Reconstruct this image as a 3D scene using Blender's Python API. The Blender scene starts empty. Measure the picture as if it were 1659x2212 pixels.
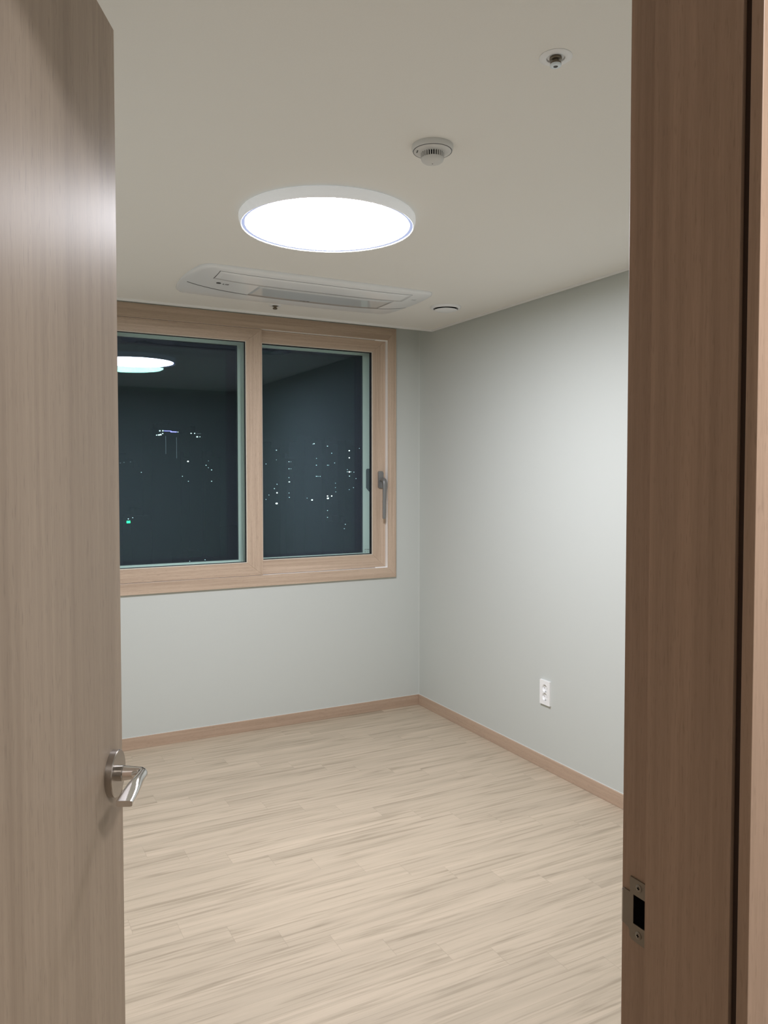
import bpy, bmesh, math, random
from mathutils import Vector, Matrix

scene = bpy.context.scene
C = scene.collection
PI = math.pi

# ------------------------------------------------------------------ camera
cam_data = bpy.data.cameras.new('camera')
cam = bpy.data.objects.new('camera', cam_data)
C.objects.link(cam)
cam_data.sensor_fit = 'AUTO'
cam_data.sensor_width = 36.0
cam_data.lens = 1681.7 / 2212 * 36.0
cam_data.shift_x = -0.00221
cam_data.shift_y = -0.00932
cam_data.clip_start = 0.02
cam_data.clip_end = 2000
yaw, pit = 0.4872216, 0.0347077
Fw = Vector((math.sin(yaw) * math.cos(pit), math.cos(yaw) * math.cos(pit), -math.sin(pit)))
Rt = Vector((math.cos(yaw), -math.sin(yaw), 0))
Up = Rt.cross(Fw)
cam.matrix_world = Matrix(((Rt.x, Up.x, -Fw.x, 0), (Rt.y, Up.y, -Fw.y, 0), (Rt.z, Up.z, -Fw.z, 1.45), (0, 0, 0, 1)))
scene.camera = cam

# ------------------------------------------------------------------ world, exposure
world = bpy.data.worlds.new('night_sky')
scene.world = world
world.use_nodes = True
bgn = world.node_tree.nodes['Background']
bgn.inputs[0].default_value = (0.10, 0.16, 0.24, 1)
bgn.inputs[1].default_value = 0.004
scene.view_settings.view_transform = 'Standard'
scene.view_settings.look = 'None'
scene.view_settings.gamma = 1
scene.view_settings.use_curve_mapping = False
scene.view_settings.exposure = 0.0
scene.cycles.max_bounces = 14
scene.cycles.diffuse_bounces = 8
scene.cycles.glossy_bounces = 6
scene.cycles.transparent_max_bounces = 24
scene.cycles.caustics_reflective = False
scene.cycles.caustics_refractive = False
scene.cycles.sample_clamp_indirect = 6.0

LAMP_POWER = 76.0      # round ceiling lamp of the room
HALL_POWER = 205.0      # unseen downlight added in the hall

# ------------------------------------------------------------------ room measures (metres)
W = 2.4758      # right wall
XL = -0.376     # left wall
D = 4.2299      # far wall
Y0 = 0.568      # room face of the doorway wall
YH = 0.418      # hall face of the doorway wall
ZC = 2.326      # ceiling
CB = 4.0648     # edge of the curtain recess
SX = 0.570      # strike side of the door opening
HX = -0.166     # hinge side of the door opening
DOORTOP = 2.112
ZB = 0.0641     # baseboard height

# ------------------------------------------------------------------ materials
def new_mat(name):
    m = bpy.data.materials.new(name)
    m.use_nodes = True
    nt = m.node_tree
    b = nt.nodes['Principled BSDF']
    return m, nt, b

def srgb(r, g, b):
    f = lambda c: (c / 255 / 12.92) if c / 255 <= 0.04045 else ((c / 255 + 0.055) / 1.055) ** 2.4
    return (f(r), f(g), f(b), 1)

def plain(name, col, rough=0.5, metal=0.0, spec=0.5, noise=0.0, coat=0.0):
    m, nt, b = new_mat(name)
    b.inputs['Base Color'].default_value = (*col[:3], 1)
    b.inputs['Roughness'].default_value = rough
    b.inputs['Metallic'].default_value = metal
    b.inputs['Specular IOR Level'].default_value = spec
    b.inputs['Coat Weight'].default_value = coat
    n = nt.nodes.new('ShaderNodeTexNoise')
    n.inputs['Scale'].default_value = 3.0
    tc = nt.nodes.new('ShaderNodeTexCoord')
    nt.links.new(tc.outputs['Object'], n.inputs['Vector'])
    mr = nt.nodes.new('ShaderNodeMapRange')
    mr.inputs['To Min'].default_value = max(rough - 0.012 - noise, 0.02)
    mr.inputs['To Max'].default_value = min(rough + 0.012 + noise, 1)
    nt.links.new(n.outputs['Fac'], mr.inputs['Value'])
    nt.links.new(mr.outputs['Result'], b.inputs['Roughness'])
    return m

def wallpaper(name, col, bump=0.06, scale=420):
    m, nt, b = new_mat(name)
    b.inputs['Roughness'].default_value = 0.85
    b.inputs['Specular IOR Level'].default_value = 0.25
    tc = nt.nodes.new('ShaderNodeTexCoord')
    n = nt.nodes.new('ShaderNodeTexNoise')
    n.inputs['Scale'].default_value = scale
    n.inputs['Detail'].default_value = 3
    nt.links.new(tc.outputs['Object'], n.inputs['Vector'])
    ramp = nt.nodes.new('ShaderNodeMix')
    ramp.data_type = 'RGBA'
    ramp.inputs[6].default_value = (*[c * 0.975 for c in col[:3]], 1)
    ramp.inputs[7].default_value = (*[min(c * 1.025, 1) for c in col[:3]], 1)
    nt.links.new(n.outputs['Fac'], ramp.inputs[0])
    nt.links.new(ramp.outputs[2], b.inputs['Base Color'])
    bp = nt.nodes.new('ShaderNodeBump')
    bp.inputs['Strength'].default_value = bump
    bp.inputs['Distance'].default_value = 0.001
    nt.links.new(n.outputs['Fac'], bp.inputs['Height'])
    nt.links.new(bp.outputs['Normal'], b.inputs['Normal'])
    return m

def wood(name, light, dark, axis='z', rough=0.42, coarse=9.0, contrast=1.0, coat=0.0, pores=0.35, seed=0.0, spec=0.5, aniso=0.0, ior=1.5):
    """laminated straight grained wood; the grain runs along the axis"""
    m, nt, b = new_mat(name)
    L = nt.links
    tc = nt.nodes.new('ShaderNodeTexCoord')
    stretch = 0.035
    s = {'x': (stretch, 1, 1), 'y': (1, stretch, 1), 'z': (1, 1, stretch)}[axis]
    def noise(scale, mul, detail=4, dist=0.0, off=0.0):
        mp = nt.nodes.new('ShaderNodeMapping')
        mp.inputs['Scale'].default_value = tuple(k if k == 1 else k * mul for k in s)
        mp.inputs['Location'].default_value = (off + seed, off * 1.7 + seed, off * 0.6)
        L.new(tc.outputs['Object'], mp.inputs['Vector'])
        n = nt.nodes.new('ShaderNodeTexNoise')
        n.inputs['Scale'].default_value = scale
        n.inputs['Detail'].default_value = detail
        n.inputs['Distortion'].default_value = dist
        L.new(mp.outputs['Vector'], n.inputs['Vector'])
        return n.outputs['Fac']
    big = noise(coarse, 1.0, 3, 0.4)
    mid = noise(coarse * 8, 0.6, 3, 0.2, 3.1)
    fine = noise(coarse * 38, 1.6, 2, 0.0, 7.7)
    def mth(op, a, bb):
        x = nt.nodes.new('ShaderNodeMath'); x.operation = op
        for i, v in enumerate((a, bb)):
            if isinstance(v, (int, float)): x.inputs[i].default_value = v
            else: L.new(v, x.inputs[i])
        return x.outputs[0]
    t = mth('ADD', mth('MULTIPLY', big, 0.40), mth('ADD', mth('MULTIPLY', mid, 0.42), mth('MULTIPLY', fine, 0.18)))
    mr = nt.nodes.new('ShaderNodeMapRange')
    mr.inputs['From Min'].default_value = 0.5 - 0.16 / contrast
    mr.inputs['From Max'].default_value = 0.5 + 0.16 / contrast
    L.new(t, mr.inputs['Value'])
    mix = nt.nodes.new('ShaderNodeMix'); mix.data_type = 'RGBA'
    mix.inputs[6].default_value = (*dark[:3], 1)
    mix.inputs[7].default_value = (*light[:3], 1)
    L.new(mr.outputs['Result'], mix.inputs[0])
    # short dark pores
    pr = noise(coarse * 55, 2.5, 1, 0.0, 13.0)
    pm = nt.nodes.new('ShaderNodeMapRange')
    pm.inputs['From Min'].default_value = 0.62
    pm.inputs['From Max'].default_value = 0.74
    L.new(pr, pm.inputs['Value'])
    mix2 = nt.nodes.new('ShaderNodeMix'); mix2.data_type = 'RGBA'
    L.new(mth('MULTIPLY', pm.outputs['Result'], pores), mix2.inputs[0])
    L.new(mix.outputs[2], mix2.inputs[6])
    mix2.inputs[7].default_value = (*[c * 0.55 for c in dark[:3]], 1)
    L.new(mix2.outputs[2], b.inputs['Base Color'])
    b.inputs['Roughness'].default_value = rough
    b.inputs['Specular IOR Level'].default_value = spec
    b.inputs['Coat Weight'].default_value = coat
    b.inputs['IOR'].default_value = ior
    if aniso:      # grain pores spread the gloss across the grain
        b.inputs['Anisotropic'].default_value = aniso
        tg = nt.nodes.new('ShaderNodeTangent'); tg.direction_type = 'UV_MAP'; tg.uv_map = 'grain'
        L.new(tg.outputs[0], b.inputs['Tangent'])
    bp = nt.nodes.new('ShaderNodeBump')
    bp.inputs['Strength'].default_value = 0.08
    bp.inputs['Distance'].default_value = 0.001
    L.new(t, bp.inputs['Height'])
    L.new(bp.outputs['Normal'], b.inputs['Normal'])
    return m

def floor_material():
    """printed vinyl planks, 9.75 cm wide and 82 cm long, each row stepped by a sixth"""
    m, nt, b = new_mat('vinyl_plank_floor')
    L = nt.links
    N = nt.nodes
    geo = N.new('ShaderNodeNewGeometry')
    sep = N.new('ShaderNodeSeparateXYZ')
    L.new(geo.outputs['Position'], sep.inputs[0])
    def mth(op, *a):
        x = N.new('ShaderNodeMath'); x.operation = op
        for i, v in enumerate(a):
            if isinstance(v, (int, float)): x.inputs[i].default_value = v
            else: L.new(v, x.inputs[i])
        return x.outputs[0]
    RW, PL = 0.0975, 0.822
    v = mth('DIVIDE', mth('SUBTRACT', 2.5067, sep.outputs['Y']), RW)
    row = mth('FLOOR', v)
    fv = mth('SUBTRACT', v, row)
    u = mth('DIVIDE', mth('SUBTRACT', mth('SUBTRACT', sep.outputs['X'], 0.559), mth('MULTIPLY', row, 0.137)), PL)
    col = mth('FLOOR', u)
    fu = mth('SUBTRACT', u, col)
    comb = N.new('ShaderNodeCombineXYZ')
    L.new(row, comb.inputs[0]); L.new(col, comb.inputs[1])
    wn = N.new('ShaderNodeTexWhiteNoise'); wn.noise_dimensions = '3D'
    L.new(comb.outputs[0], wn.inputs['Vector'])
    wsep = N.new('ShaderNodeSeparateXYZ')
    L.new(wn.outputs['Color'], wsep.inputs[0])
    # plank local coordinates with a random shift
    def coords(sx, sy, k):
        c = N.new('ShaderNodeCombineXYZ')
        L.new(mth('ADD', mth('MULTIPLY', sep.outputs['X'], sx), mth('MULTIPLY', wsep.outputs[0], 37.0 * k)), c.inputs[0])
        L.new(mth('ADD', mth('MULTIPLY', sep.outputs['Y'], sy), mth('MULTIPLY', wsep.outputs[1], 53.0 * k)), c.inputs[1])
        L.new(mth('MULTIPLY', wsep.outputs[2], 11.0 * k), c.inputs[2])
        return c.outputs[0]
    def noise(vec, scale, detail, dist=0.0, rough=0.5):
        n = N.new('ShaderNodeTexNoise')
        n.inputs['Scale'].default_value = scale
        n.inputs['Detail'].default_value = detail
        n.inputs['Distortion'].default_value = dist
        n.inputs['Roughness'].default_value = rough
        L.new(vec, n.inputs['Vector'])
        return n.outputs['Fac']
    n1 = noise(coords(0.62, 12.0, 1.0), 2.1, 3, 0.35)        # broad veins
    # contour rings give cathedral figure
    ringn = noise(coords(0.9, 8.0, 1.7), 1.05, 2, 0.15)
    rings = mth('PINGPONG', mth('MULTIPLY', ringn, 9.0), 1.0)
    n2 = noise(coords(1.0, 30.0, 2.0), 2.4, 4, 0.5, 0.55)     # fine streaks
    n3 = noise(coords(6.0, 260.0, 3.0), 2.0, 2)
    def mrange(x, a, c, d=0.0, e=1.0):
        mr = N.new('ShaderNodeMapRange')
        mr.inputs['From Min'].default_value = a; mr.inputs['From Max'].default_value = c
        mr.inputs['To Min'].default_value = d; mr.inputs['To Max'].default_value = e
        L.new(x, mr.inputs['Value'])
        return mr.outputs['Result']
    def mixc(f, a, c):
        mx = N.new('ShaderNodeMix'); mx.data_type = 'RGBA'
        L.new(f, mx.inputs[0])
        for i, q in ((6, a), (7, c)):
            if isinstance(q, tuple): mx.inputs[i].default_value = q
            else: L.new(q, mx.inputs[i])
        return mx.outputs[2]
    base = mixc(mrange(n1, 0.3, 0.7), FLOOR_DARK, FLOOR_LIGHT)
    veins = mth('MULTIPLY', mrange(rings, 0.62, 1.0), mrange(n2, 0.40, 0.62, 0.1, 1.0))
    base = mixc(mth('MULTIPLY', veins, 0.62), base, FLOOR_VEIN)
    base = mixc(mrange(n2, 0.52, 0.72, 0.0, 0.66), base, FLOOR_VEIN)
    base = mixc(mrange(n3, 0.5, 0.8, 0.0, 0.16), base, FLOOR_VEIN)
    tone = mrange(wsep.outputs[0], 0.0, 1.0, 0.955, 1.03)
    hs = N.new('ShaderNodeHueSaturation')
    L.new(tone, hs.inputs['Value']); L.new(base, hs.inputs['Color'])
    base = hs.outputs[0]
    du = mth('MULTIPLY', mth('MINIMUM', fu, mth('SUBTRACT', 1.0, fu)), PL)
    dv = mth('MULTIPLY', mth('MINIMUM', fv, mth('SUBTRACT', 1.0, fv)), RW)
    seam_u = mrange(du, 0.0004, 0.0014, 0.34, 0.0)
    seam_v = mrange(dv, 0.0004, 0.0014, 0.22, 0.0)
    base = mixc(mth('MAXIMUM', seam_u, seam_v), base, FLOOR_SEAM)
    L.new(base, b.inputs['Base Color'])
    b.inputs['Roughness'].default_value = 0.52
    b.inputs['Specular IOR Level'].default_value = 0.35
    bp = N.new('ShaderNodeBump')
    bp.inputs['Strength'].default_value = 0.10
    bp.inputs['Distance'].default_value = 0.001
    L.new(n2, bp.inputs['Height'])
    L.new(bp.outputs['Normal'], b.inputs['Normal'])
    return m

FLOOR_LIGHT = (0.530, 0.440, 0.335, 1)
FLOOR_DARK = (0.440, 0.368, 0.278, 1)
FLOOR_VEIN = (0.290, 0.240, 0.172, 1)
FLOOR_SEAM = (0.250, 0.210, 0.155, 1)

def emitter(name, col, strength, sample=True):
    m = bpy.data.materials.new(name)
    m.use_nodes = True
    nt = m.node_tree
    nt.nodes.clear()
    o = nt.nodes.new('ShaderNodeOutputMaterial')
    e = nt.nodes.new('ShaderNodeEmission')
    e.inputs[0].default_value = (*col[:3], 1)
    e.inputs[1].default_value = strength
    nt.links.new(e.outputs[0], o.inputs[0])
    if not sample:
        m.cycles.emission_sampling = 'NONE'
    return m

def glass_material(name, tint, refl, f0):
    """thin coated window glass: see-through mixed with a mirror reflection"""
    m = bpy.data.materials.new(name)
    m.use_nodes = True
    nt = m.node_tree
    nt.nodes.clear()
    L = nt.links
    o = nt.nodes.new('ShaderNodeOutputMaterial')
    tr = nt.nodes.new('ShaderNodeBsdfTransparent')
    tr.inputs[0].default_value = (*tint, 1)
    gl = nt.nodes.new('ShaderNodeBsdfGlossy')
    gl.inputs['Roughness'].default_value = 0.0
    gl.inputs['Color'].default_value = (*refl, 1)
    lw = nt.nodes.new('ShaderNodeLayerWeight')
    lw.inputs['Blend'].default_value = 0.5
    p = nt.nodes.new('ShaderNodeMath'); p.operation = 'POWER'
    L.new(lw.outputs['Facing'], p.inputs[0]); p.inputs[1].default_value = 5
    mr = nt.nodes.new('ShaderNodeMapRange')
    mr.inputs['To Min'].default_value = f0
    L.new(p.outputs[0], mr.inputs['Value'])
    mx = nt.nodes.new('ShaderNodeMixShader')
    L.new(mr.outputs['Result'], mx.inputs[0])
    L.new(tr.outputs[0], mx.inputs[1])
    L.new(gl.outputs[0], mx.inputs[2])
    L.new(mx.outputs[0], o.inputs[0])
    return m

M = {}
M['wall'] = wallpaper('greenish_grey_wallpaper', (0.545, 0.572, 0.545))
M['ceiling'] = wallpaper('white_ceiling_paper', (0.83, 0.82, 0.785), 0.04, 300)
M['moulding'] = plain('white_moulding', (0.80, 0.80, 0.79), 0.45)
M['hall_wall'] = wallpaper('hall_wallpaper', (0.60, 0.57, 0.53))
M['floor'] = floor_material()
WL, WD = (0.585, 0.455, 0.345), (0.395, 0.292, 0.212)
M['wood_x'] = wood('pale_oak_along_x', WL, WD, 'x', 0.45, 10, 1.15)
M['wood_z'] = wood('pale_oak_upright', WL, WD, 'z', 0.45, 10, 1.15)
M['base_x'] = wood('baseboard_oak_along_x', (0.51, 0.378, 0.282), (0.385, 0.277, 0.200), 'x', 0.5, 10, 1.0, seed=2)
M['base_y'] = wood('baseboard_oak_along_y', (0.51, 0.378, 0.282), (0.385, 0.277, 0.200), 'y', 0.5, 10, 1.0, seed=5)
M['door'] = wood('door_laminate', (0.405, 0.318, 0.244), (0.285, 0.216, 0.160), 'z', 0.56, 7, 1.0, seed=3.3, pores=0.4, spec=1.0, aniso=0.74, ior=1.6)
M['jamb'] = wood('door_frame_laminate', (0.475, 0.340, 0.258), (0.315, 0.222, 0.163), 'z', 0.42, 12, 0.95, seed=8.1, pores=0.28)
M['jamb_x'] = wood('door_frame_laminate_x', (0.430, 0.315, 0.240), (0.300, 0.214, 0.158), 'x', 0.42, 12, 0.95, seed=8.1)
M['gasket'] = plain('dark_brown_groove', (0.035, 0.016, 0.009), 0.7)  # colours the strip that darkens the door frame groove
M['pvc'] = plain('white_plastic_frame', (0.88, 0.88, 0.87), 0.35)
M['bead'] = plain('cream_glazing_bead', (0.74, 0.68, 0.58), 0.4)
M['rubber'] = plain('black_rubber', (0.012, 0.012, 0.013), 0.6)
M['glass_in'] = glass_material('coated_inner_glass', (0.905, 0.990, 0.965), (0.62, 0.70, 1.0), 0.053)
M['glass_out'] = glass_material('green_outer_glass', (0.95, 0.985, 0.97), (0.58, 1.0, 0.86), 0.017)
M['handle_grey'] = plain('satin_grey_metal', (0.26, 0.26, 0.255), 0.38, 0.55)
M['latch_grey'] = plain('dark_latch_metal', (0.16, 0.17, 0.17), 0.45, 0.3)
M['chrome'] = plain('polished_nickel', (0.76, 0.745, 0.73), 0.10, 1.0)
M['brushed'] = plain('brushed_nickel', (0.43, 0.40, 0.37), 0.24, 1.0)
M['steel'] = plain('dull_steel', (0.30, 0.275, 0.235), 0.42, 0.85)
M['black'] = plain('black_void', (0.004, 0.004, 0.005), 0.9, spec=0.0)
M['white_plastic'] = plain('white_plastic', (0.84, 0.855, 0.87), 0.35)
M['grey_plastic'] = plain('off_white_detector_plastic', (0.66, 0.66, 0.645), 0.45)
M['ac_white'] = plain('white_gloss_plastic', (0.82, 0.84, 0.86), 0.24)
M['ac_gloss'] = plain('pale_grey_gloss_plastic', (0.62, 0.645, 0.66), 0.08)
M['dark_line'] = plain('dark_grey_seam', (0.10, 0.10, 0.105), 0.6)
M['print'] = plain('dark_print', (0.05, 0.05, 0.055), 0.5)
M['brass'] = plain('dark_bronze', (0.20, 0.165, 0.12), 0.38, 0.8)
M['clear_cap'] = plain('pale_blue_cap', (0.72, 0.80, 0.86), 0.25)
M['lamp_rim'] = plain('white_lamp_rim', (0.90, 0.91, 0.92), 0.4)
M['outlet'] = plain('white_outlet_plastic', (0.86, 0.87, 0.87), 0.25)
M['caulk'] = plain('pale_caulk', (0.66, 0.68, 0.65), 0.5)
M['concrete'] = plain('dark_concrete', (0.02, 0.02, 0.023), 0.95, spec=0.1)
rb = M['lamp_rim'].node_tree.nodes['Principled BSDF']      # translucent rim glows a little
rb.inputs['Emission Color'].default_value = (0.90, 0.95, 1.0, 1)
rb.inputs['Emission Strength'].default_value = 0.17
M['lamp'] = emitter('lamp_diffuser', (0.985, 0.985, 1.06), LAMP_POWER)
M['lamp_edge'] = emitter('lamp_edge_glow', (0.62, 0.70, 1.0), 0.80)
M['added_lamp'] = emitter('added_lamp_diffuser', (1.0, 0.97, 0.95), HALL_POWER)
M['city_white'] = emitter('city_white_light', (0.95, 0.98, 1.0), 8.0, False)
M['city_dim'] = emitter('city_dim_light', (0.80, 0.92, 1.0), 2.0, False)
M['city_blue'] = emitter('city_blue_light', (0.25, 0.22, 1.0), 3.5, False)
M['city_faint'] = emitter('city_faint_light', (0.55, 0.65, 0.8), 0.2, False)
M['city_green'] = emitter('city_green_light', (0.03, 1.0, 0.40), 2.2, False)

# ------------------------------------------------------------------ builders
def add_box(bm, x0, y0, z0, x1, y1, z1, mi=0, bevel=0.0, seg=2):
    vs = [bm.verts.new((x, y, z)) for z in (z0, z1) for y in (y0, y1) for x in (x0, x1)]
    F = [(0, 2, 3, 1), (4, 5, 7, 6), (0, 1, 5, 4), (2, 6, 7, 3), (0, 4, 6, 2), (1, 3, 7, 5)]
    fs = [bm.faces.new([vs[i] for i in f]) for f in F]
    for f in fs: f.material_index = mi
    if bevel:
        es = set(e for f in fs for e in f.edges)
        bmesh.ops.bevel(bm, geom=list(es), offset=bevel, segments=seg, affect='EDGES', profile=0.5, material=mi)
    return fs

def add_hexa(bm, pts, mi=0, bevel=0.0):
    """8 points: 4 of one end loop, 4 of the other"""
    vs = [bm.verts.new(p) for p in pts]
    F = [(3, 2, 1, 0), (4, 5, 6, 7)] + [(i, (i + 1) % 4, 4 + (i + 1) % 4, 4 + i) for i in range(4)]
    fs = [bm.faces.new([vs[i] for i in f]) for f in F]
    for f in fs: f.material_index = mi
    if bevel:
        es = set(e for f in fs for e in f.edges)
        bmesh.ops.bevel(bm, geom=list(es), offset=bevel, segments=2, affect='EDGES', profile=0.5, material=mi)

def mitred_frame(bm, ox0, ox1, oz0, oz1, ix0, ix1, iz0, iz1, y0, y1, mh=0, mv=1, bevel=0.0012):
    """picture-frame ring of four mitred members; y0 is the face towards the room"""
    o = [(ox0, oz0), (ox1, oz0), (ox1, oz1), (ox0, oz1)]
    i = [(ix0, iz0), (ix1, iz0), (ix1, iz1), (ix0, iz1)]
    for k in range(4):
        a, b, c, d = o[k], o[(k + 1) % 4], i[(k + 1) % 4], i[k]
        p = [(a[0], y0, a[1]), (d[0], y0, d[1]), (d[0], y1, d[1]), (a[0], y1, a[1]),
             (b[0], y0, b[1]), (c[0], y0, c[1]), (c[0], y1, c[1]), (b[0], y1, b[1])]
        add_hexa(bm, p, mh if k % 2 == 0 else mv, bevel)

def add_lathe(bm, prof, center=(0, 0, 0), axis=None, seg=64, mi=0, mats=None):
    """prof = [(r, h)...] turned about the axis (default world z) through center"""
    ax = Vector(axis or (0, 0, 1)).normalized()
    t = Vector((0, 0, 1)) if abs(ax.z) < 0.9 else Vector((1, 0, 0))
    e1 = ax.cross(t).normalized(); e2 = ax.cross(e1)
    c = Vector(center)
    rings = []
    for r, h in prof:
        if r < 1e-6:
            rings.append([bm.verts.new(c + ax * h)])
        else:
            rings.append([bm.verts.new(c + ax * h + (e1 * math.cos(2 * PI * k / seg) + e2 * math.sin(2 * PI * k / seg)) * r) for k in range(seg)])
    for j in range(len(rings) - 1):
        A, B = rings[j], rings[j + 1]
        m_ = mats[j] if mats else mi
        for k in range(seg):
            k2 = (k + 1) % seg
            if len(A) == 1 and len(B) == 1: continue
            if len(A) == 1: f = bm.faces.new((A[0], B[k], B[k2]))
            elif len(B) == 1: f = bm.faces.new((A[k], B[0], A[k2]))
            else: f = bm.faces.new((A[k], B[k], B[k2], A[k2]))
            f.material_index = m_
            f.smooth = True

def add_extrusion(bm, loop, vec, mi=0):
    """closed polygon extruded by vec"""
    v = Vector(vec)
    a = [bm.verts.new(p) for p in loop]
    b = [bm.verts.new(Vector(p) + v) for p in loop]
    n = len(loop)
    fs = [bm.faces.new(a[::-1]), bm.faces.new(b)] + [bm.faces.new((a[i], a[(i + 1) % n], b[(i + 1) % n], b[i])) for i in range(n)]
    for f in fs: f.material_index = mi
    return fs

def obj(name, bm, mats, parent=None, origin=None, smooth=None):
    """links the bmesh (built in world coordinates) as one mesh object"""
    bmesh.ops.recalc_face_normals(bm, faces=bm.faces)
    if parent is not None:
        o0 = parent['_o'] if '_o' in parent else (0, 0, 0)
        org = Vector(o0)
    elif origin is not None:
        org = Vector(origin)
    else:
        xs = [v.co for v in bm.verts]
        lo = Vector([min(c[i] for c in xs) for i in range(3)]); hi = Vector([max(c[i] for c in xs) for i in range(3)])
        org = Vector(((lo.x + hi.x) / 2, (lo.y + hi.y) / 2, lo.z))
    bmesh.ops.translate(bm, verts=bm.verts, vec=-org)
    me = bpy.data.meshes.new(name)
    bm.to_mesh(me); bm.free()
    for mm in (mats if isinstance(mats, (list, tuple)) else [mats]):
        me.materials.append(M[mm] if isinstance(mm, str) else mm)
    if smooth is not None:
        for p in me.polygons: p.use_smooth = True
        try: me.set_sharp_from_angle(angle=math.radians(smooth))
        except Exception: pass
    o = bpy.data.objects.new(name, me)
    C.objects.link(o)
    if parent is not None:
        o.parent = parent
    else:
        o.location = org
    o['_o'] = tuple(org)
    return o

def empty(name, loc):
    o = bpy.data.objects.new(name, None)
    C.objects.link(o)
    o.location = loc
    o.empty_display_size = 0.05
    o['_o'] = tuple(loc)
    return o

def tag(o, label, cat, group=None, kind=None):
    o['label'] = label
    o['category'] = cat
    if group: o['group'] = group
    if kind: o['kind'] = kind
    return o

def text(name, s, size, mat, parent, loc, xdir, ydir, extrude=0.0002, align='LEFT'):
    cu = bpy.data.curves.new(name, 'FONT')
    cu.body = s; cu.size = size; cu.extrude = extrude
    cu.align_x = align
    tmp = bpy.data.objects.new(name + '_tmp', cu)
    C.objects.link(tmp)
    bpy.context.view_layer.update()
    dg = bpy.context.evaluated_depsgraph_get()
    me = bpy.data.meshes.new_from_object(tmp.evaluated_get(dg))
    C.objects.unlink(tmp); bpy.data.objects.remove(tmp)
    me.name = name
    me.materials.clear(); me.materials.append(M[mat])
    X = Vector(xdir).normalized(); Y = Vector(ydir).normalized(); Z = X.cross(Y)
    org = Vector(parent['_o'])
    for v in me.vertices:
        v.co = Vector(loc) + X * v.co.x + Y * v.co.y + Z * v.co.z - org
    o = bpy.data.objects.new(name, me)
    C.objects.link(o); o.parent = parent
    o['_o'] = tuple(org)
    return o

# ------------------------------------------------------------------ setting: floor, walls, ceiling
bm = bmesh.new()
add_box(bm, XL - 0.1, Y0 - 0.10, -0.10, W + 0.1, D + 0.1, 0)
add_box(bm, -0.95, -1.3, -0.10, 1.75, Y0 - 0.10, 0)
tag(obj('floor', bm, 'floor', origin=(0, 0, 0)), 'pale beige vinyl floor printed with stepped wood planks', 'floor', kind='structure')

WX0, WX1, WZ0, WZ1 = 0.494, 2.3035, 0.822, 2.346     # outer edge of the window casing
bm = bmesh.new()
hx0, hx1, hz0, hz1 = WX0 + 0.03, WX1 - 0.03, WZ0 + 0.03, WZ1 - 0.03
T = 0.32
add_box(bm, XL - 0.1, D, 0, hx0, D + T, 2.50)
add_box(bm, hx1, D, 0, W + 0.1, D + T, 2.50)
add_box(bm, hx0, D, 0, hx1, D + T, hz0)
add_box(bm, hx0, D, hz1, hx1, D + T, 2.50)
tag(obj('wall_far', bm, 'wall'), 'grey-green papered wall around the window opening', 'wall', kind='structure')
bm = bmesh.new()
add_box(bm, W, Y0 - 0.1, 0, W + 0.1, D, 2.50)
tag(obj('wall_right', bm, 'wall'), 'grey-green papered wall carrying the white power outlet', 'wall', kind='structure')
bm = bmesh.new()
add_box(bm, XL - 0.1, Y0 - 0.1, 0, XL, D, 2.50)
tag(obj('wall_left', bm, 'wall'), 'grey-green papered wall behind the open door', 'wall', kind='structure')
# doorway wall: room side papered, hall side papered in the hall colour
bm = bmesh.new()
ox0, ox1, oz1 = HX - 0.030, SX + 0.030, DOORTOP + 0.030
for (x0, z0, x1, z1) in ((XL - 0.1, 0, ox0, 2.50), (ox1, 0, W + 0.1, 2.50), (ox0, oz1, ox1, 2.50)):
    add_box(bm, x0, YH + 0.0085, z0, x1, Y0 - 0.004, z1)
tag(obj('wall_near', bm, 'wall'), 'grey-green papered wall that holds the doorway', 'wall', kind='structure')
# ceiling: slab that stops short of the far wall, higher strip above the curtain recess
bm = bmesh.new()
add_box(bm, XL - 0.1, Y0 - 0.1, ZC, W + 0.1, CB, 2.50)
add_box(bm, XL - 0.1, CB, 2.46, W + 0.1, D + 0.1, 2.50)
tag(obj('ceiling', bm, 'ceiling'), 'flat off-white ceiling with a narrow curtain recess by the window', 'ceiling', kind='structure')
# edge mouldings
def moulding(name, x0, y0, x1, y1, lip, label):
    """flat strip with a small raised bead on the side of the room; lip = rectangle of the bead"""
    bm = bmesh.new()
    add_box(bm, x0, y0, ZC - 0.0045, x1, y1, ZC + 0.004, 0, 0.0010)
    add_box(bm, lip[0], lip[1], ZC - 0.0110, lip[2], lip[3], ZC - 0.0040, 0, 0.0008)
    tag(obj(name, bm, 'moulding'), label, 'moulding', kind='structure')
MW = 0.024
moulding('trim_1', XL, CB - MW, W - MW, CB, (XL, CB - MW, W - MW, CB - MW + 0.005), 'thin white ceiling moulding along the curtain recess')
moulding('trim_2', W - MW, Y0, W, CB, (W - MW, Y0, W - MW + 0.005, CB - MW), 'thin white ceiling moulding along the right wall')
moulding('trim_3', XL, Y0, XL + MW, CB - MW, (XL + MW - 0.005, Y0, XL + MW, CB - MW), 'thin white ceiling moulding along the left wall')
moulding('trim_4', XL + MW, Y0, W - MW, Y0 + MW, (XL + MW, Y0 + MW - 0.005, W - MW, Y0 + MW), 'thin white ceiling moulding over the doorway wall')
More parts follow.
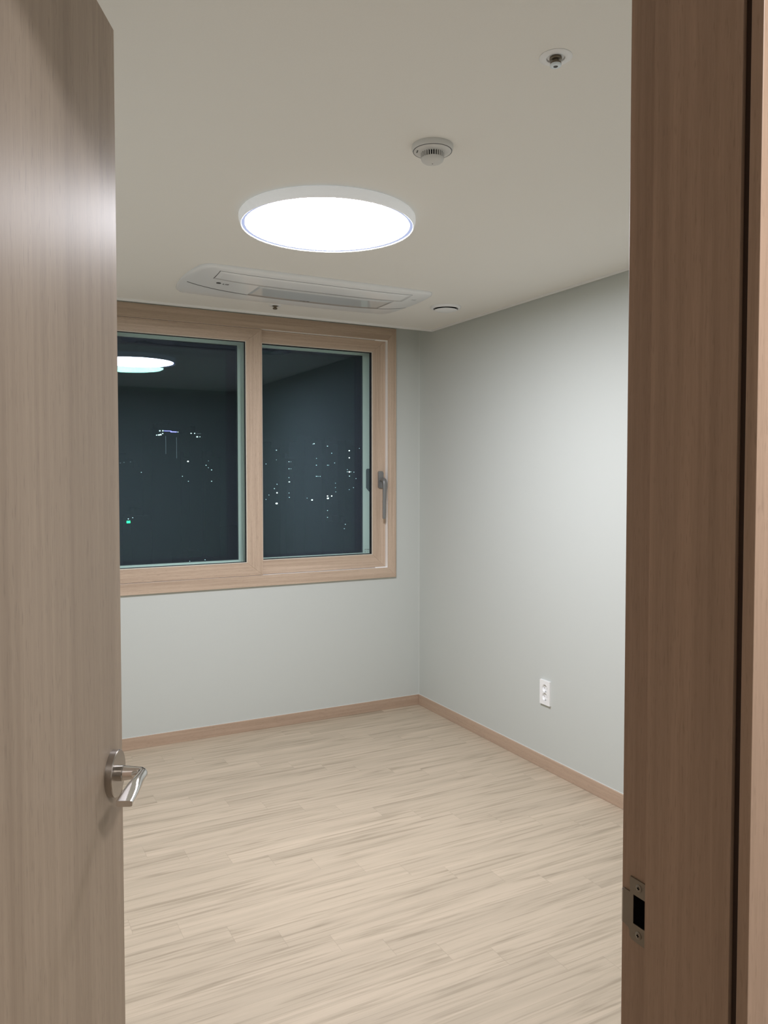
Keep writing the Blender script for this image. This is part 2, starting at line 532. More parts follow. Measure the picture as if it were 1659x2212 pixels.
# hall shell behind the camera
bm = bmesh.new(); add_box(bm, -0.95, -1.4, 0, 1.75, -1.3, 2.34)
tag(obj('wall_hall_back', bm, 'hall_wall'), 'plain hall wall opposite the doorway', 'wall', kind='structure')
bm = bmesh.new(); add_box(bm, -1.05, -1.4, 0, -0.95, YH + 0.004, 2.34)
tag(obj('wall_hall_left', bm, 'hall_wall'), 'plain hall wall to the left of the doorway', 'wall', kind='structure')
bm = bmesh.new(); add_box(bm, 1.75, -1.4, 0, 1.85, YH + 0.004, 2.34)
tag(obj('wall_hall_right', bm, 'hall_wall'), 'plain hall wall to the right of the doorway', 'wall', kind='structure')
bm = bmesh.new(); add_box(bm, -1.05, -1.4, 2.34, 1.85, YH + 0.004, 2.44)
tag(obj('ceiling_hall', bm, 'ceiling'), 'white ceiling of the hall outside the doorway', 'ceiling', kind='structure')

# baseboards with their bead of caulk
def baseboard(name, x0, y0, x1, y1, mat, label, cz):
    bm = bmesh.new(); add_box(bm, x0, y0, 0, x1, y1, ZB, 0, 0.0015)
    o = obj(name, bm, mat)
    tag(o, label, 'baseboard', kind='structure')
    bm = bmesh.new(); add_box(bm, *cz)
    obj('caulk_bead', bm, 'caulk', o)
    return o
BT = 0.009
baseboard('baseboard_far', XL, D - BT, W - BT, D, 'base_x', 'pinkish oak baseboard under the window', (XL, D - 0.0028, ZB - 0.001, W, D, ZB + 0.0018))
baseboard('baseboard_right', W - BT, Y0, W, D, 'base_y', 'pinkish oak baseboard along the outlet wall', (W - 0.0028, Y0, ZB - 0.001, W, D, ZB + 0.0018))
baseboard('baseboard_left', XL, Y0, XL + BT, D - BT, 'base_y', 'pinkish oak baseboard behind the open door', (XL, Y0, ZB - 0.001, XL + 0.0028, D, ZB + 0.0018))
baseboard('baseboard_near', SX + 0.075, Y0 - 0.004, W - BT, Y0 + BT, 'base_x', 'pinkish oak baseboard beside the doorway', (SX + 0.075, Y0 - 0.004, ZB - 0.001, W - BT, Y0 + 0.0028, ZB + 0.0018))
# caulk line in the corner of the two papered walls
bm = bmesh.new()
add_hexa(bm, [(W - 0.0012, D, ZB), (W, D, ZB), (W, D - 0.0012, ZB), (W - 0.0006, D - 0.0006, ZB),
              (W - 0.0012, D, 2.46), (W, D, 2.46), (W, D - 0.0012, 2.46), (W - 0.0006, D - 0.0006, 2.46)])
tag(obj('trim_5', bm, 'caulk'), 'thin pale caulk line in the corner of the two walls', 'trim', kind='structure')

# ------------------------------------------------------------------ window_1
IX0, IX1, IZ0, IZ1 = WX0 + 0.0575, 2.246, 0.8836, 2.2725       # inner edge of the casing
win = empty('window_1', ((WX0 + WX1) / 2, D, WZ0))
tag(win, 'wide two-sash sliding window with wood-look frame and night reflections', 'window', kind='structure')
bm = bmesh.new()
mitred_frame(bm, WX0, WX1, WZ0, WZ1, IX0, IX1, IZ0, IZ1, D - 0.0145, D - 0.0085)
obj('casing', bm, ['wood_x', 'wood_z'], win)
# white plastic box frame lining the depth of the opening
bm = bmesh.new()
mitred_frame(bm, WX0 + .002, WX1 - .002, WZ0 + .002, WZ1 - .002, IX0, IX1, IZ0, IZ1, D - 0.0084, D + 0.0120, 0, 0, 0)
for (a0, b0, a1, b1) in ((hx0 + .001, hz0 + .001, IX0, hz1 - .001), (IX1, hz0 + .001, hx1 - .001, hz1 - .001)):
    add_box(bm, a0, D + 0.0121, b0, a1, D + 0.27, b1)
for (b0, b1) in ((hz0 + .001, IZ0), (IZ1, hz1 - .001)):
    add_box(bm, IX0, D + 0.0121, b0, IX1, D + 0.27, b1)
# track rails in the sill and the head
for zz in ((IZ0 - 0.0001, IZ0 + 0.005), (IZ1 - 0.005, IZ1 + 0.0001)):
    add_box(bm, IX0, D + 0.064, zz[0], IX1, D + 0.068, zz[1])
    add_box(bm, IX0, D + 0.205, zz[0], IX1, D + 0.209, zz[1])
obj('box_frame', bm, 'pvc', win)
# white corner stop blocks seen at the right end of the track
bm = bmesh.new()
add_box(bm, IX1 - 0.075, D + 0.004, IZ0, IX1 - 0.0002, D + 0.019, IZ0 + 0.0035)
add_box(bm, IX1 - 0.075, D + 0.004, IZ1 - 0.0035, IX1 - 0.0002, D + 0.019, IZ1)
obj('track_cover', bm, 'pvc', win)

def sash(name, ox0_, ox1_, ix0_, ix1_, iz0, iz1, yf, th, wood_inside, label, glass, gname='glass_pane'):
    bm = bmesh.new()
    mats = ['wood_x', 'wood_z', 'bead', 'rubber'] if wood_inside else ['pvc', 'pvc', 'pvc', 'rubber']
    mitred_frame(bm, ox0_, ox1_, IZ0 + 0.0012, IZ1 - 0.0012, ix0_, ix1_, iz0, iz1, yf, yf + th)
    s = obj(name, bm, mats[:2], win)
    s['label'] = label
    bm = bmesh.new()   # cream glazing bead
    b = 0.0035
    mitred_frame(bm, ix0_ + .0001, ix1_ - .0001, iz0 + .0001, iz1 - .0001, ix0_ + b, ix1_ - b, iz0 + b, iz1 - b, yf - 0.0012, yf + th - 0.004, 0, 0, 0.0009)
    obj('glazing_bead', bm, mats[2], s)
    bm = bmesh.new()   # rubber gasket
    g = 0.0065
    mitred_frame(bm, ix0_ + b + .0001, ix1_ - b - .0001, iz0 + b + .0001, iz1 - b - .0001, ix0_ + g, ix1_ - g, iz0 + g, iz1 - g, yf + 0.007, yf + th - 0.006, 0, 0, 0)
    obj('gasket', bm, 'rubber', s)
    bm = bmesh.new()
    yg = yf + th * 0.42
    add_box(bm, ix0_ + b, yg, iz0 + b, ix1_ - b, yg + 0.006, iz1 - b)
    obj(gname, bm, glass, s)
    return s

s_left = sash('sliding_sash', IX0 + 0.001, 1.4446, IX0 + 0.090, 1.3530, 0.958, 2.199, D - 0.008, 0.025, True,
              'near wood-look sash at the left, overlapping the other', 'glass_in')
s_right = sash('sliding_sash', 1.362, 2.246 - 0.0012, 1.452, 2.157, 0.964, 2.2015, D + 0.020, 0.036, True,
               'wood-look sash at the right with a grey handle', 'glass_in')
o_left = sash('outer_sash', IX0 + 0.001, 1.452, IX0 + 0.090, 1.361, 0.955, 2.203, D + 0.168, 0.030, False,
              'white outer sash behind the left pane', 'glass_out')
o_right = sash('outer_sash', 1.372, 2.246 - 0.0012, 1.452, 2.149, 0.9635, 2.196, D + 0.130, 0.030, False,
               'white outer sash behind the right pane', 'glass_out')

# lever handle of the right sash: rounded backplate and long drooping grip
def rounded_loop(w, h, r, n=8, cut=0.0):
    pts = []
    for cx, cy, a0 in ((w / 2 - r, h / 2 - r, 0), (-w / 2 + r, h / 2 - r, PI / 2), (-w / 2 + r, -h / 2 + r, PI), (w / 2 - r, -h / 2 + r, 1.5 * PI)):
        for k in range(n + 1):
            a = a0 + PI / 2 * k / n
            pts.append((cx + r * math.cos(a), cy + r * math.sin(a)))
    return pts

def plate(bm, cx, cz, w, h, r, y0, y1, bev=0.002, mi=0):
    """upright rounded plate facing the room, y0 nearer the camera"""
    fs = add_extrusion(bm, [(cx + a, y0, cz + b) for a, b in rounded_loop(w, h, r)], (0, y1 - y0, 0), mi)
    if bev:
        bmesh.ops.bevel(bm, geom=list(fs[0].edges), offset=bev, segments=3, affect='EDGES', profile=0.5, material=mi)

def loft(bm, rings, mi=0, cap=True):
    R_ = [[bm.verts.new(p) for p in ring] for ring in rings]
    n = len(R_[0])
    for A, B in zip(R_, R_[1:]):
        for k in range(n):
            f = bm.faces.new((A[k], A[(k + 1) % n], B[(k + 1) % n], B[k])); f.smooth = True; f.material_index = mi
    if cap:
        bm.faces.new(R_[0][::-1]).material_index = mi
        bm.faces.new(R_[-1]).material_index = mi

hxp, hzp, yf = 2.2095, 1.424, D + 0.020
bm = bmesh.new()
plate(bm, hxp, hzp, 0.034, 0.104, 0.009, yf - 0.012, yf + 0.0005, 0.004)
wh = obj('window_handle', bm, 'handle_grey', s_right, smooth=40)
wh['label'] = 'satin grey lever handle'
bm = bmesh.new()
rings = []
#   along the grip: out of the plate, bend, then down
path = [(0.000, 0.000, .0105, .0105), (-0.018, 0.000, .0105, .0105), (-0.030, 0.001, .0120, .0120), (-0.040, -0.004, .0130, .0125), (-0.046, -0.016, .0135, .0110),
        (-0.047, -0.040, .0130, .0085), (-0.045, -0.080, .0118, .0072), (-0.042, -0.130, .0108, .0066), (-0.040, -0.190, .0104, .0064), (-0.039, -0.232, .0102, .0062), (-0.039, -0.2385, .0088, .0050)]
top = (hxp + 0.0005, yf - 0.012, 1.424)
for i, (py, pz, wx_, th_) in enumerate(path):
    a = path[max(i - 1, 0)]; b = path[min(i + 1, len(path) - 1)]
    t = Vector((0, b[0] - a[0], b[1] - a[1])).normalized()
    nrm = Vector((1, 0, 0)); bi = t.cross(nrm)
    c0 = Vector((top[0], top[1] + py, top[2] + pz))
    ring = []
    for k in range(20):
        an = 2 * PI * k / 20
        ca, sa = math.cos(an), math.sin(an)
        e = 0.6
        ring.append(c0 + nrm * wx_ * math.copysign(abs(ca) ** e, ca) + bi * th_ * math.copysign(abs(sa) ** e, sa))
    rings.append(ring)
loft(bm, rings)
obj('grip', bm, 'handle_grey', wh, smooth=50)

# latch plate of the outer sash, seen through the glass
bm = bmesh.new()
add_extrusion(bm, [(2.166, D + 0.1225, 1.484), (2.172, D + 0.1225, 1.492), (2.206, D + 0.1225, 1.492), (2.206, D + 0.1225, 1.340), (2.184, D + 0.1225, 1.352), (2.166, D + 0.1225, 1.372)], (0, 0.007, 0))
lt = obj('latch', bm, 'latch_grey', o_right)
# maker's mark etched in the corner of the right pane
text('glass_mark', 'UF ENM', 0.0105, 'print', s_right, (2.1085, D + 0.0345, 0.992), (1, 0, 0), (0, 0, 1))
text('glass_mark', 'HS     IL', 0.0075, 'print', s_right, (2.1085, D + 0.0345, 0.979), (1, 0, 0), (0, 0, 1))

# ------------------------------------------------------------------ door frame
frm = empty('trim_6', (SX, (Y0 + YH) / 2, 0))
tag(frm, 'brown wood-look door frame with metal strike plate, at the right edge', 'door frame', kind='structure')
STOP = 0.0125
RB = 0.0410      # rebate depth = door thickness
def ring3(bm, inx, inz, outx, outz, y0, y1, mi=0, bev=0.001):
    """three-sided frame around the opening: inner/outer offset from the opening sides"""
    add_box(bm, SX + inx, y0, 0, SX + outx, y1, DOORTOP + outz, mi, bev)
    add_box(bm, HX - outx, y0, 0, HX - inx, y1, DOORTOP + outz, mi, bev)
    add_box(bm, HX - inx, y0, DOORTOP + inz, SX + inx, y1, DOORTOP + outz, 1 if mi == 0 else mi, bev)
bm = bmesh.new()      # jamb lining, from the room face to the hall face
ring3(bm, 0, 0, 0.029, 0.029, 0.4265, Y0 + 0.001)
obj('jamb', bm, ['jamb', 'jamb_x'], frm)
bm = bmesh.new()      # door stop with the reveal towards the hall
ring3(bm, -STOP, -STOP, -0.0002, -0.0002, 0.4338, Y0 - RB, 0, 0)
obj('door_stop', bm, ['jamb', 'jamb_x'], frm)
bm = bmesh.new()      # dark strip stands for the shade in the groove between lining and casing
ring3(bm, -STOP + 0.006, -STOP + 0.006, -0.0085, -0.0085, 0.4266, 0.4336, 2, 0)
obj('shadow_groove', bm, ['jamb', 'jamb_x', 'gasket'], frm)
bm = bmesh.new()      # hall side casing
ring3(bm, -STOP, -STOP, 0.070, 0.070, 0.4150, 0.4262, 0, 0.0005)
obj('hall_casing', bm, ['jamb', 'jamb_x'], frm)
bm = bmesh.new()      # room side casing
ring3(bm, 0.003, 0.003, 0.050, 0.050, Y0 + 0.0011, Y0 + 0.0035, 0, 0.0005)
obj('room_casing', bm, ['jamb', 'jamb_x'], frm)

# strike plate: flat plate with a lip that folds round the arris, latch hole, two screws
yb = Y0 - RB          # edge of the stop
t_ = 0.0016
h0, h1, hy = 1.0080, 1.0370, 0.5522          # latch hole
yt, yl = 0.5568, Y0 - 0.0020                 # side of the tabs, start of the lip
bm = bmesh.new()
def flat(pts):
    add_extrusion(bm, [(SX - t_, y, z) for y, z in pts], (t_ + .0005, 0, 0))
flat([(yb, h1), (yb, 1.0535), (yt, 1.0535), (yt, h1 + 0.0006), (yl, h1 + 0.0006), (yl, h1)])
flat([(hy, h0), (hy, h1), (yl, h1), (yl, h0)])
flat([(yb, h0), (yl, h0), (yl, 1.0030), (yl - 0.003, 1.0022), (yt + 0.0022, 1.0012), (yt, 0.9990), (yt, 0.9935), (yt - 0.003, 0.9910), (yb, 0.9900)])
sp = obj('strike_plate', bm, 'steel', frm)
sp['label'] = 'dull steel strike plate with a black latch hole'
bm = bmesh.new()
lip = []
for k in range(7):
    a = PI / 2 * k / 6
    lip.append((SX - t_ + 0.0035 * (1 - math.cos(a)), yl + 0.0035 * math.sin(a)))
for (a, b) in zip(lip, lip[1:]):
    add_extrusion(bm, [(a[0], a[1], 1.0024), (b[0], b[1], 1.0024), (b[0] + 0.001, b[1] - 0.001, 1.0024), (a[0] + 0.001, a[1] - 0.0005, 1.0024)], (0, 0, 0.0324))
obj('lip', bm, 'brushed', sp)
bm = bmesh.new()
add_box(bm, SX - 0.0006, yb, h0, SX + 0.0004, hy, h1)
obj('latch_hole', bm, 'black', sp)
for zs in (1.0462, 0.9990):
    bm = bmesh.new()
    add_lathe(bm, [(0, 0.0009), (0.0030, 0.0009), (0.0038, 0.0003), (0.0038, -0.001)], (SX - t_, 0.5452, zs), (-1, 0, 0), 24)
    add_box(bm, SX - t_ - 0.00105, 0.5452 - 0.0016, zs - 0.0004, SX - t_ - 0.0008, 0.5452 + 0.0016, zs + 0.0004, 1)
    add_box(bm, SX - t_ - 0.00105, 0.5452 - 0.0004, zs - 0.0016, SX - t_ - 0.0008, 0.5452 + 0.0004, zs + 0.0016, 1)
    obj('screw', bm, ['steel', 'black'], sp)

# ------------------------------------------------------------------ door leaf, swung about 64 degrees into the room
dv = Vector((0.4403, 0.8979, 0)); nv = Vector((0.8979, -0.4403, 0))
A_ = Vector((0.1915, 1.2118, 0))
LW = 0.7340; TH = 0.036
DT = 2.100
def dp(t, n, z):   # t = distance back from the free edge along the leaf, n = out of the visible face
    return A_ - dv * t + nv * n + Vector((0, 0, z))
bm = bmesh.new()
add_hexa(bm, [dp(0, 0, .008), dp(LW, 0, .008), dp(LW, -TH, .008), dp(0, -TH, .008), dp(0, 0, DT), dp(LW, 0, DT), dp(LW, -TH, DT), dp(0, -TH, DT)], 0, 0.0008)
uvl = bm.loops.layers.uv.new('grain')
for f in bm.faces:
    for l in f.loops:
        l[uvl].uv = (l.vert.co.xy.dot(dv.xy), l.vert.co.z)
door = obj('door_1', bm, 'door', origin=tuple(dp(LW, -TH, 0)))
tag(door, 'tall brown wood-grain door leaf standing open at the left', 'door', kind='structure')
# hinges
for z in (0.25, 1.05, 1.85):
    bm = bmesh.new()
    add_lathe(bm, [(0, 0), (0.006, 0), (0.006, 0.09), (0, 0.09)], tuple(dp(LW + 0.002, -TH - 0.004, z)), (0, 0, 1), 20)
    obj('hinge', bm, 'brushed', door)

HZ = 1.020
def lever_side(sign, base_n):
    """rosette, neck and lever; sign +1 = the visible hall side"""
    bs = 0.050
    nn = nv * sign
    c = dp(bs, base_n, HZ)
    bm = bmesh.new()
    add_lathe(bm, [(0.0, 0.0), (0.0330, 0.0), (0.0330, 0.0088), (0.0322, 0.0100), (0.0, 0.0100)], tuple(c), tuple(nn), 72)
    h = obj('door_handle', bm, 'brushed', door, smooth=30)
    h['label'] = 'polished nickel lever handle on a round rosette'
    bm = bmesh.new()
    add_lathe(bm, [(0.0, 0.0100), (0.0112, 0.0100), (0.0112, 0.0165), (0.0104, 0.0172), (0.0, 0.0172)], tuple(c), tuple(nn), 40)
    obj('collar', bm, 'brushed', h, smooth=30)
    # neck and lever: one swept body
    bm = bmesh.new()
    rings = []
    def ring(center, tdir, side, w_, hh, up=0.0, e=1.0, n=28):
        r = []
        bi = Vector((0, 0, 1))
        for k in range(n):
            an = 2 * PI * k / n
            ca, sa = math.cos(an), math.sin(an)
            r.append(center + side * w_ * math.copysign(abs(ca) ** e, ca) + bi * (hh * math.copysign(abs(sa) ** e, sa) + up))
        return r
    q = lambda o_, t_: c + nn * o_ - dv * t_
    # neck outwards; side vector = along the leaf
    for o_, w_, hh in ((0.0175, .0104, .0106), (0.022, .0098, .0103), (0.030, .0086, .0096), (0.038, .0076, .0090)):
        rings.append(ring(q(o_, 0), nn, dv, w_, hh))
    # bend through 90 degrees
    R0 = 0.0085
    for k in range(1, 8):
        a = PI / 2 * k / 7
        cc = q(0.038 + R0 * math.sin(a), R0 * (1 - math.cos(a)))
        side = dv * math.cos(a) + nn * math.sin(a)
        rings.append(ring(cc, None, side, 0.0075 - 0.0009 * k / 7, 0.0090))
    # lever back towards the hinges, widening and shaved flat on top
    for t_, w_, hh, up, e in ((0.014, .0066, .0089, 0, 1.0), (0.026, .0070, .0088, 0, .95), (0.038, .0082, .0088, 0, .9), (0.048, .0094, .0084, -.0004, .8),
                           (0.058, .0102, .0074, -.0014, .62), (0.070, .0107, .0062, -.0026, .5), (0.083, .0109, .0050, -.0037, .42), (0.0960, .0109, .0041, -.0045, .40)):
        rings.append(ring(q(0.0465, t_), None, nn, w_, hh, up, e))
    loft(bm, rings)
    obj('lever', bm, 'chrome', h, smooth=50)
lever_side(1, 0.0)
lever_side(-1, -TH)
# latch face plate on the free edge
bm = bmesh.new()
add_hexa(bm, [dp(-.0008, -.007, HZ - .06), dp(.0005, -.007, HZ - .06), dp(.0005, -.029, HZ - .06), dp(-.0008, -.029, HZ - .06),
              dp(-.0008, -.007, HZ + .06), dp(.0005, -.007, HZ + .06), dp(.0005, -.029, HZ + .06), dp(-.0008, -.029, HZ + .06)])
obj('latch_plate', bm, 'steel', door)

# ------------------------------------------------------------------ round ceiling lamp
LC = Vector((1.0745, 2.4515, ZC))
lamp = empty('ceiling_lamp', tuple(LC))
tag(lamp, 'large round white ceiling lamp, switched on, in the middle of the ceiling', 'ceiling lamp')
bm = bmesh.new()
add_lathe(bm, [(0.0, -0.0005), (0.286, -0.0005), (0.2935, -0.003), (0.2972, -0.008), (0.2978, -0.014), (0.2965, -0.024), (0.2930, -0.0340), (0.2912, -0.0372), (0.2898, -0.0380), (0.2886, -0.0372),
               (0.2882, -0.0340), (0.2882, -0.020)], tuple(LC), (0, 0, 1), 128)
obj('rim', bm, 'lamp_rim', lamp, smooth=40)
bm = bmesh.new()
add_lathe(bm, [(0.2881, -0.0345), (0.2820, -0.0350), (0.2772, -0.0335)], tuple(LC), (0, 0, 1), 128)
obj('edge_ring', bm, 'lamp_edge', lamp)
bm = bmesh.new()
add_lathe(bm, [(0.2771, -0.0334), (0.20, -0.0352), (0.10, -0.0360), (0.0, -0.0362)], tuple(LC), (0, 0, 1), 128)
obj('diffuser', bm, 'lamp', lamp)

# ------------------------------------------------------------------ cassette air conditioner
ax0, ax1, ay0, ay1 = 0.826, 1.992, 3.205, 3.735
acx, acy = (ax0 + ax1) / 2, (ay0 + ay1) / 2
ac = empty('air_conditioner', (acx, acy, ZC))
tag(ac, 'long white one-way cassette air conditioner set in the ceiling before the window', 'air conditioner')
hwx, hwy = (ax1 - ax0) / 2, (ay1 - ay0) / 2
def ac_drop(x, y):
    """how far the panel hangs below the ceiling at x, y"""
    u = min(abs(x - acx) / hwx, 1); v = (y - acy) / hwy
    return 0.011 + 0.027 * (1 - u ** 4) ** 0.8 * max(0.0, (1 - abs(v) ** 3.2)) ** 0.7
bm = bmesh.new()
rings = []
n = 15
def ac_ring(k, z=None):
    """outline shrunk by the factor k; short ends slightly bowed"""
    pts = []
    hw, hh = hwx * 1, hwy * 1
    loop = rounded_loop(2 * hw, 2 * hh, 0.055, 10)
    dense = []
    for i in range(len(loop)):
        a, b = loop[i], loop[(i + 1) % len(loop)]
        L_ = math.hypot(b[0] - a[0], b[1] - a[1])
        m_ = max(1, int(L_ / 0.05))
        for j in range(m_):
            dense.append((a[0] + (b[0] - a[0]) * j / m_, a[1] + (b[1] - a[1]) * j / m_))
    for x, y in dense:
        bow = -0.030 * (y / hh) ** 2 * (1 if x > 0 else -1) * (abs(x) / hw) ** 6
        pts.append((acx + (x + bow) * k[0], acy + y * k[1]))
    return pts
levels = [((1, 1), -0.0002), ((1, 1), -0.006), ((0.996, 0.992), -0.010)]
for k, z in levels:
    rings.append([(x, y, ZC + z) for x, y in ac_ring(k)])
for k in [(1 - 0.985 * (i / 36) ** 1.25 - 0.006, 1 - 0.985 * (i / 36) ** 1.25 - 0.014) for i in range(1, 36)]:
    rings.append([(x, y, ZC - ac_drop(x, y)) for x, y in ac_ring(k)])
loft(bm, rings)
obj('panel', bm, 'ac_white', ac, smooth=45)

def ac_sheet(bm, x0, x1, fy0, fy1, lift, th, nx=40, ny=6, mi=0):
    """sheet following the belly of the panel; fy(x) give its long edges"""
    g = []
    for i in range(nx + 1):
        x = x0 + (x1 - x0) * i / nx
        row = []
        for j in range(ny + 1):
            y = fy0(x) + (fy1(x) - fy0(x)) * j / ny
            row.append((x, y, ZC - ac_drop(x, y) - lift))
        g.append(row)
    bot = [[bm.verts.new(p) for p in r] for r in g]
    topv = [[bm.verts.new((p[0], p[1], p[2] + th)) for p in r] for r in g]
    for i in range(nx):
        for j in range(ny):
            f = bm.faces.new((bot[i][j], bot[i + 1][j], bot[i + 1][j + 1], bot[i][j + 1])); f.smooth = True; f.material_index = mi
            f = bm.faces.new((topv[i][j], topv[i][j + 1], topv[i + 1][j + 1], topv[i + 1][j])); f.material_index = mi
    for i in range(nx):
        for jj in (0, ny):
            bm.faces.new((bot[i][jj], bot[i + 1][jj], topv[i + 1][jj], topv[i][jj])).material_index = mi
    for j in range(ny):
        for ii in (0, nx):
            bm.faces.new((bot[ii][j], bot[ii][j + 1], topv[ii][j + 1], topv[ii][j])).material_index = mi

# thin dark reveal around the intake panel, then the panel itself
px0, px1, py0, py1 = 0.930, 1.856, 3.238, 3.342
bm = bmesh.new(); ac_sheet(bm, px0 - 0.0025, px1 + 0.0015, lambda x: py0 - 0.001, lambda x: py1 + 0.0028, 0.0006, 0.003)
obj('panel_reveal', bm, 'dark_line', ac)
bm = bmesh.new(); ac_sheet(bm, px0, px1, lambda x: py0, lambda x: py1, 0.0016, 0.003)
obj('intake_panel', bm, 'ac_white', ac)
# glossy air flap between the intake panel and the curved seam
seam = lambda x: 3.5450 - 0.055 * (abs(x - 1.50) / 0.66) ** 2.2
fx0, fx1 = 0.850, 1.975
bm = bmesh.new(); ac_sheet(bm, fx0 - 0.0, fx1 + 0.0, lambda x: seam(x) - 0.006, lambda x: seam(x) + 0.0030, 0.0004, 0.003, ny=1)
obj('flap_seam', bm, 'dark_line', ac)
bm = bmesh.new(); ac_sheet(bm, 1.135, 1.815, lambda x: py1 + 0.0032, lambda x: seam(x) - 0.0008, 0.0011, 0.003)
fl = obj('air_flap', bm, 'ac_gloss', ac)
# emblem and lettering
bm = bmesh.new()
ez = ZC - ac_drop(0.968, 3.397) - 0.0012
add_lathe(bm, [(0.0, 0), (0.0105, 0), (0.0105, 0.0012), (0, 0.0012)], (0.966, 3.397, ez), (0, 0, 1), 28)
obj('emblem', bm, 'print', ac)
text('lettering', 'LG', 0.024, 'print', ac, (0.983, 3.405, ZC - ac_drop(1.0, 3.40) - 0.0012), (1, 0, 0), (0, -1, 0))
text('lettering', 'INVERTER', 0.0115, 'print', ac, (1.392, 3.520, ZC - ac_drop(1.42, 3.515) - 0.0016), (1, 0, 0), (0, -1, 0))
bm = bmesh.new()
add_box(bm, 1.893, 3.303, ZC - ac_drop(1.90, 3.31) - 0.0008, 1.915, 3.318, ZC - ac_drop(1.90, 3.31) + 0.004)
obj('receiver_window', bm, 'ac_gloss', ac)

# ------------------------------------------------------------------ smoke detector
sc_ = (1.0935, 1.8010, ZC)
sd = empty('smoke_detector', sc_)
tag(sd, 'round white smoke detector with a slotted dome, on the ceiling', 'smoke detector')
bm = bmesh.new()
add_lathe(bm, [(0, 0), (0.0545, 0), (0.0553, -0.004), (0.0546, -0.010), (0.0525, -0.0140), (0.0516, -0.0145), (0.0, -0.0145)], sc_, (0, 0, 1), 72)
obj('base_ring', bm, 'grey_plastic', sd, smooth=35)
bm = bmesh.new()
add_lathe(bm, [(0.0510, -0.0140), (0.0506, -0.0147), (0.0496, -0.0155), (0.040, -0.0178), (0.0340, -0.0185), (0.030, -0.0185)], sc_, (0, 0, 1), 72)
obj('cover', bm, 'grey_plastic', sd, smooth=35)
bm = bmesh.new()
add_lathe(bm, [(0.0520, -0.0142), (0.0518, -0.0153), (0.0503, -0.0153)], sc_, (0, 0, 1), 72)
obj('cover_seam', bm, 'dark_line', sd)
bm = bmesh.new()
add_lathe(bm, [(0.0262, -0.017), (0.0262, -0.0345)], sc_, (0, 0, 1), 48)
obj('chamber', bm, 'black', sd)
bm = bmesh.new()
add_lathe(bm, [(0.0255, -0.0328), (0.0306, -0.0328), (0.0306, -0.0345), (0.0285, -0.0395), (0.0240, -0.0432), (0.017, -0.0455), (0.009, -0.0465), (0.0, -0.0467)], sc_, (0, 0, 1), 72)
add_lathe(bm, [(0.0320, -0.0182), (0.0320, -0.0192), (0.0310, -0.0196), (0.0265, -0.0196)], sc_, (0, 0, 1), 72)
NB = 30
for k in range(NB):
    a = 2 * PI * k / NB
    ca, sa = math.cos(a), math.sin(a)
    def pt(r, w_, z): return (sc_[0] + ca * r - sa * w_, sc_[1] + sa * r + ca * w_, ZC + z)
    w_ = 0.00125
    add_hexa(bm, [pt(.0266, -w_, -.0190), pt(.0312, -w_, -.0190), pt(.0312, w_, -.0190), pt(.0266, w_, -.0190),
                  pt(.0266, -w_, -.0335), pt(.0305, -w_, -.0335), pt(.0305, w_, -.0335), pt(.0266, w_, -.0335)])
dome = obj('slotted_dome', bm, 'grey_plastic', sd)
bm = bmesh.new()
add_lathe(bm, [(0, -0.0473), (0.0014, -0.0471), (0.0014, -0.046)], sc_, (0, 0, 1), 12)
obj('test_hole', bm, 'black', sd)
bm = bmesh.new()
q4 = [(1.0500, 1.8075), (1.0530, 1.8065), (1.0580, 1.8200), (1.0550, 1.8210)]
add_hexa(bm, [(x, y, ZC - .0182) for x, y in q4] + [(x, y, ZC - .0145) for x, y in q4])
obj('indicator_mark', bm, 'dark_line', sd)

# ------------------------------------------------------------------ fire sprinklers
def make_sprinkler(c, sc, label, cap_mat='clear_cap'):
    r = empty('fire_sprinkler', (c[0], c[1], ZC))
    cc = (c[0], c[1], ZC)
    tag(r, label, 'sprinkler', 'ceiling sprinklers')
    bm = bmesh.new()
    add_lathe(bm, [(0.0, -0.0002), (0.0342 * sc, -0.0002), (0.0342 * sc, -0.0014), (0.0325 * sc, -0.0026), (0.022 * sc, -0.0034), (0.0195 * sc, -0.0030), (0.0185 * sc, -0.0006)], cc, (0, 0, 1), 56)
    obj('escutcheon', bm, 'white_plastic', r, smooth=35)
    bm = bmesh.new()
    add_lathe(bm, [(0.0125, -0.001), (0.0130, -0.0045), (0.0118, -0.0062), (0.0060, -0.0066), (0.0052, -0.0095), (0.0060, -0.0115), (0.0112, -0.0120), (0.0118, -0.0135), (0.0118, -0.0160), (0.0, -0.0160)], cc, (0, 0, 1), 40)
    obj('sprinkler_body', bm, 'brass', r, smooth=35)
    bm = bmesh.new()
    add_lathe(bm, [(0.0119, -0.0155), (0.0117, -0.0185), (0.0095, -0.0198), (0.0048, -0.0196), (0.0040, -0.0180), (0.0, -0.0180)], cc, (0, 0, 1), 40, mats=[0, 0, 0, 1, 1])
    obj('cap', bm, [cap_mat, 'latch_grey'], r, smooth=35)
    return r
make_sprinkler((1.0922, 1.3030), 1.0, 'white-rimmed ceiling sprinkler nearest the camera, right of the smoke detector')
make_sprinkler((1.3880, 3.8440), 0.92, 'small ceiling sprinkler between the air conditioner and the window', 'brass')

